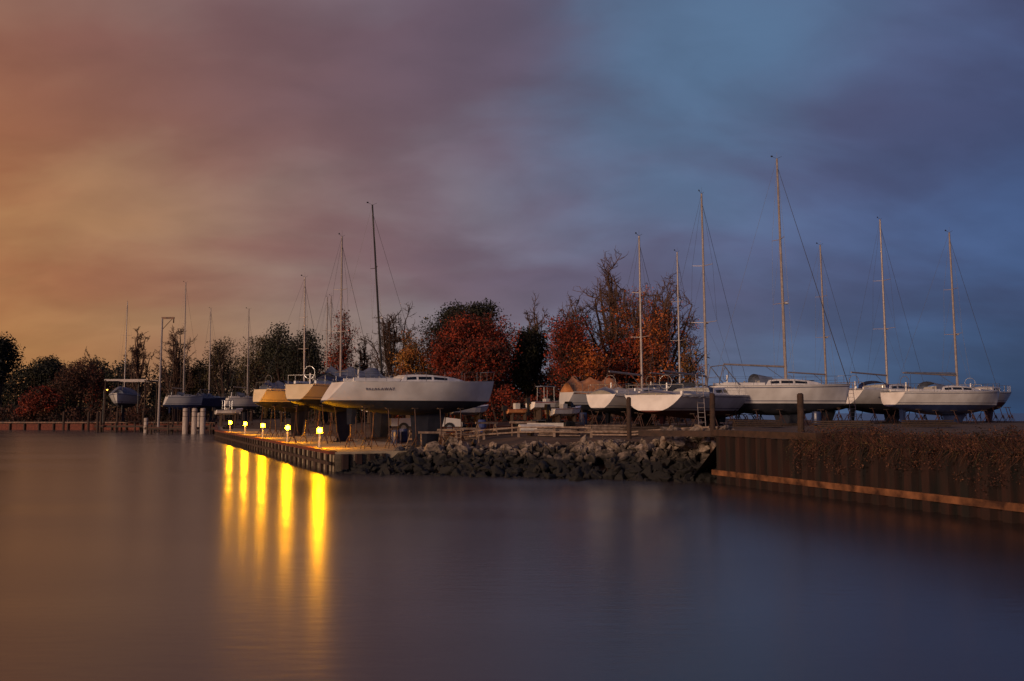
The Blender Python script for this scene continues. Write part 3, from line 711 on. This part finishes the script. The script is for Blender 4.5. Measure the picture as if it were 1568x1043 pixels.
def fence(px0,Y0,px1,Y1,zh=.75,name='timber_guard_rail'):
    a=Vector((gx(px0,Y0),Y0));b=Vector((gx(px1,Y1),Y1)); dd=b-a; k=max(2,int(dd.length/2.2)); t=MB()
    for i in range(k+1):
        p=a.lerp(b,i/k); z=land_z(p.x,p.y); t.box((p.x,p.y,z+zh/2),(.14,.14,zh),M['woodpale'])
        if i<k:
            p2=a.lerp(b,(i+1)/k); z2=land_z(p2.x,p2.y)
            for hz in(zh*.95,zh*.5): t.tube((p.x,p.y-.12,z+hz),(p2.x,p2.y-.12,z2+hz),.06,.06,M['woodpale'],4)
    t.obj(name)
fence(690,54,905,50.5,.6)
fence(905,50,1085,46.5,.35)
def sawhorse(px,Y,rz=0,w_=1.6,h_=.85):
    x=gx(px,Y); t=MB(); t.box((0,0,h_),(w_,.1,.12),M['woodpale'])
    for sx in(-.4,.4):
        for sy in(-1,1): t.tube((sx*w_,0,h_),(sx*w_,sy*.35,0),.035,.035,M['woodpale'],4)
        t.box((sx*w_,0,h_*.45),(.05,.42,.07),M['woodpale'])
    o=t.obj('sawhorse'); o.location=(x,Y,land_z(x,Y)); o.rotation_euler=(0,0,rz)
for px,Y,r in((662,52,.2),(690,53,-.1),(715,52,.3),(640,55,1.0),(800,54,.1),(745,55,.6)): sawhorse(px,Y,r)
def lumber(px,Y,n_,L_,rz,m='woodpale',name='lumber_pile'):
    x=gx(px,Y); t=MB()
    for i in range(n_):
        for k in range(3): t.box((random.uniform(-.15,.15),k*.27-.27,.1+.1*i),(L_*random.uniform(.85,1),.22,.07),M[m],random.uniform(-.02,.02))
    o=t.obj(name); o.location=(x,Y,land_z(x,Y)); o.rotation_euler=(0,0,rz)
lumber(700,55,4,3.6,.1); lumber(855,52,5,2.6,-.15); lumber(775,57,3,3,.3,'wood'); lumber(985,50,4,2.5,.1,'wood'); lumber(1160,50,4,3,.2,'wood'); lumber(1290,46,4,3,-.2,'wood'); lumber(1420,50,4,3,.2,'wood'); lumber(930,54,5,2.6,.2)
def picnic(px,Y,rz):
    x=gx(px,Y); t=MB()
    for i in range(5): t.box((0,-.36+.18*i,.76),(1.8,.16,.045),M['woodred'])
    for s in(-1,1):
        for k in(0,1): t.box((0,s*(.66+k*.16),.45),(1.8,.14,.045),M['woodred'])
        t.box((s*.65,0,.41),(.08,1.6,.09),M['woodred'])
        for q_ in(-1,1): t.tube((s*.65,q_*.3,.74),(s*.65,q_*.62,0),.05,.05,M['woodred'],4)
    o=t.obj('picnic_table'); o.location=(x,Y,land_z(x,Y)); o.rotation_euler=(0,0,rz)
picnic(735,58,.3); picnic(770,61,-.2); picnic(680,57,.1)
def dinghy(px,Y,rz,L_=3):
    x=gx(px,Y); t=MB(); N=9; J=8; vs=[]
    for i in range(N+1):
        u=i/N; w_=.62*(1-(max(0,u-.3)/.7)**2.2) if u<1 else .02; hh=.48*(1-.5*u**3)
        for j in range(J+1):
            a=math.pi*j/J; vs.append((-L_/2+L_*u,-w_*math.cos(a),.25+hh*math.sin(a)**.7 if 0<j<J else .25))
    fs=[(i*(J+1)+j,(i+1)*(J+1)+j,(i+1)*(J+1)+j+1,i*(J+1)+j+1) for i in range(N) for j in range(J)]+[tuple(range(J+1))]
    t.add(vs,fs,M['whtarp']); t.box((0,0,.55),(L_*.7,.04,.5),M['whtarp'])
    for s in(-.3,.3): t.box((s*L_,0,.12),(.1,1.2,.24),M['wood'])
    o=t.obj('upturned_dinghy'); o.location=(x,Y,land_z(x,Y)); o.rotation_euler=(0,0,rz)
dinghy(835,54,.15,3.2)
def barrel(px,Y,m):
    x=gx(px,Y); t=MB(); pr=[(.0,.26),(.12,.29),(.45,.30),(.78,.29),(.9,.26)]
    for (z0,r0),(z1,r1) in zip(pr[:-1],pr[1:]): t.tube((0,0,z0),(0,0,z1),r0,r1,M[m],14)
    o=t.obj('storage_barrel'); o.location=(x,Y,land_z(x,Y))
for px,Y,m in((606,58,'navy'),(618,59,'stripe'),(1250,58,'navy'),(738,64,'canvasblue'),(893,66,'navy')): barrel(px,Y,m)
def ladder(px,Y,h_,rz=0):
    x=gx(px,Y); t=MB()
    for s in(-.2,.2): t.tube((s,0,0),(s,.7,h_),.025,.025,M['alu'],4)
    for i in range(1,int(h_/.28)): f=i*.28/h_; t.tube((-.2,.7*f,h_*f),(.2,.7*f,h_*f),.018,.018,M['alu'],4)
    o=t.obj('boat_ladder'); o.location=(x,Y,land_z(x,Y)); o.rotation_euler=(0,0,rz)
ladder(1075,52,3.1); ladder(1308,64,3)

# ---------------------------------------------------------------- sky
wd=bpy.data.worlds.new('World'); scene.world=wd; wd.use_nodes=True; nt=wd.node_tree; bg=nt.nodes['Background']; l=nt.links.new
tc=nt.nodes.new('ShaderNodeTexCoord'); sp=nt.nodes.new('ShaderNodeSeparateXYZ'); l(tc.outputs['Generated'],sp.inputs[0])
def math_(op,a,b_=None,c=None):
    n_=nt.nodes.new('ShaderNodeMath'); n_.operation=op
    for i,v in enumerate((a,b_,c)):
        if v is None: continue
        if isinstance(v,(int,float)): n_.inputs[i].default_value=v
        else: l(v,n_.inputs[i])
    return n_.outputs[0]
zc=math_('MAXIMUM',sp.outputs['Z'],0.0); zd=math_('ADD',zc,.42)
cbn=nt.nodes.new('ShaderNodeCombineXYZ'); l(math_('DIVIDE',sp.outputs['X'],zd),cbn.inputs[0]); l(math_('DIVIDE',sp.outputs['Y'],zd),cbn.inputs[1])
mp=nt.nodes.new('ShaderNodeMapping'); mp.inputs['Rotation'].default_value=(0,0,math.radians(-32)); mp.inputs['Scale'].default_value=(1.0,1.6,1); mp.inputs['Location'].default_value=(.95,.6,0); l(cbn.outputs[0],mp.inputs['Vector'])
nA=nt.nodes.new('ShaderNodeTexNoise'); nA.inputs['Scale'].default_value=1.9; nA.inputs['Detail'].default_value=5; nA.inputs['Roughness'].default_value=.5; nA.inputs['Distortion'].default_value=.3; l(mp.outputs[0],nA.inputs['Vector'])
nB=nt.nodes.new('ShaderNodeTexNoise'); nB.inputs['Scale'].default_value=5.5; nB.inputs['Detail'].default_value=6; nB.inputs['Roughness'].default_value=.5; nB.inputs['Distortion'].default_value=.3; l(mp.outputs[0],nB.inputs['Vector'])
fx=math_('MULTIPLY_ADD',sp.outputs['X'],.5,.5); fx=math_('ADD',fx,math_('MULTIPLY_ADD',nA.outputs['Fac'],.07,-.035))
def ramp(st):
    r=nt.nodes.new('ShaderNodeValToRGB'); r.color_ramp.interpolation='B_SPLINE'; e=r.color_ramp.elements
    e[0].position=st[0][0]; e[0].color=lin(*st[0][1]); e[1].position=st[-1][0]; e[1].color=lin(*st[-1][1])
    for p,c in st[1:-1]: q_=e.new(p); q_.color=lin(*c)
    l(fx,r.inputs['Fac']); return r.outputs['Color']
low=ramp([(0,(160,100,54)),(.25,(158,106,60)),(.364,(138,106,80)),(.5,(108,108,120)),(.646,(66,86,118)),(.75,(30,54,86)),(1,(26,44,74))])
mid=ramp([(0,(168,106,60)),(.25,(160,106,64)),(.364,(130,98,86)),(.5,(100,92,108)),(.646,(74,84,116)),(.75,(58,74,110)),(1,(50,62,96))])
hi=ramp([(0,(136,86,66)),(.25,(130,88,72)),(.364,(112,87,88)),(.5,(94,86,102)),(.6,(82,90,114)),(.68,(76,80,108)),(.75,(66,75,106)),(1,(55,64,96))])
def mixc(f,a,b_,bt='MIX'):
    m=nt.nodes.new('ShaderNodeMix'); m.data_type='RGBA'; m.blend_type=bt
    if isinstance(f,(int,float)): m.inputs['Factor'].default_value=f
    else: l(f,m.inputs['Factor'])
    for k,v in(('A',a),('B',b_)):
        if isinstance(v,tuple): m.inputs[k].default_value=v
        else: l(v,m.inputs[k])
    return m.outputs['Result']
def mrange(v,a,b_,c=0,d_=1):
    m=nt.nodes.new('ShaderNodeMapRange'); m.interpolation_type='SMOOTHSTEP'; l(v,m.inputs['Value']); m.inputs['From Min'].default_value=a; m.inputs['From Max'].default_value=b_; m.inputs['To Min'].default_value=c; m.inputs['To Max'].default_value=d_; return m.outputs['Result']
c1=mixc(mrange(sp.outputs['Z'],.01,.18),low,mid); c2=mixc(mrange(sp.outputs['Z'],.18,.44),c1,hi)
cl=mrange(nA.outputs['Fac'],.36,.62); dk=mixc(1.0,c2,(.86,.78,.82,1),'MULTIPLY'); br=mixc(1.0,c2,(1.0,1.16,1.22,1),'MULTIPLY')
c3=mixc(cl,br,dk); c3=mixc(mrange(sp.outputs['Z'],.02,.14,.6,.0),c3,c2)
# thin gap in the cloud where blue sky shows
vd=nt.nodes.new('ShaderNodeVectorMath'); vd.operation='DISTANCE'; l(tc.outputs['Generated'],vd.inputs[0]); vd.inputs[1].default_value=(.17,.905,.39)
dd_=math_('ADD',vd.outputs['Value'],math_('MULTIPLY_ADD',nA.outputs['Fac'],.4,-.2))
gap=mrange(dd_,.02,.24,.65,0)
c3=mixc(gap,c3,lin(74,104,134))
fine=mrange(nB.outputs['Fac'],.3,.7,.93,1.07)
vm=nt.nodes.new('ShaderNodeVectorMath'); vm.operation='SCALE'; l(c3,vm.inputs[0]); l(fine,vm.inputs['Scale'])
sky=nt.nodes.new('ShaderNodeTexSky'); sky.sky_type='NISHITA'; sky.sun_disc=False; sky.sun_elevation=math.radians(8); sky.sun_rotation=math.radians(-140)
vs_=nt.nodes.new('ShaderNodeVectorMath'); vs_.operation='SCALE'; vs_.inputs['Scale'].default_value=.002; l(sky.outputs[0],vs_.inputs[0])
va=nt.nodes.new('ShaderNodeVectorMath'); va.operation='ADD'; l(vm.outputs[0],va.inputs[0]); l(vs_.outputs[0],va.inputs[1])
l(va.outputs[0],bg.inputs['Color']); bg.inputs['Strength'].default_value=1.22
sd=bpy.data.lights.new('sun','SUN'); sd.energy=2.4; sd.angle=math.radians(8); sd.color=(1,.69,.49)
so=bpy.data.objects.new('sun',sd); scene.collection.objects.link(so); so.location=(-40,-40,40)
so.rotation_euler=Vector((.60,.76,-.17)).to_track_quat('-Z','Y').to_euler()
cam=bpy.data.cameras.new('camera'); co=bpy.data.objects.new('camera',cam); scene.collection.objects.link(co); co.location=(0,0,3); co.rotation_euler=(math.pi/2+TH,0,0)
cam.sensor_width=36; cam.lens=F/1568*36; cam.clip_end=20000; scene.camera=co
scene.view_settings.view_transform='Standard'; scene.view_settings.look='None'; scene.view_settings.exposure=0
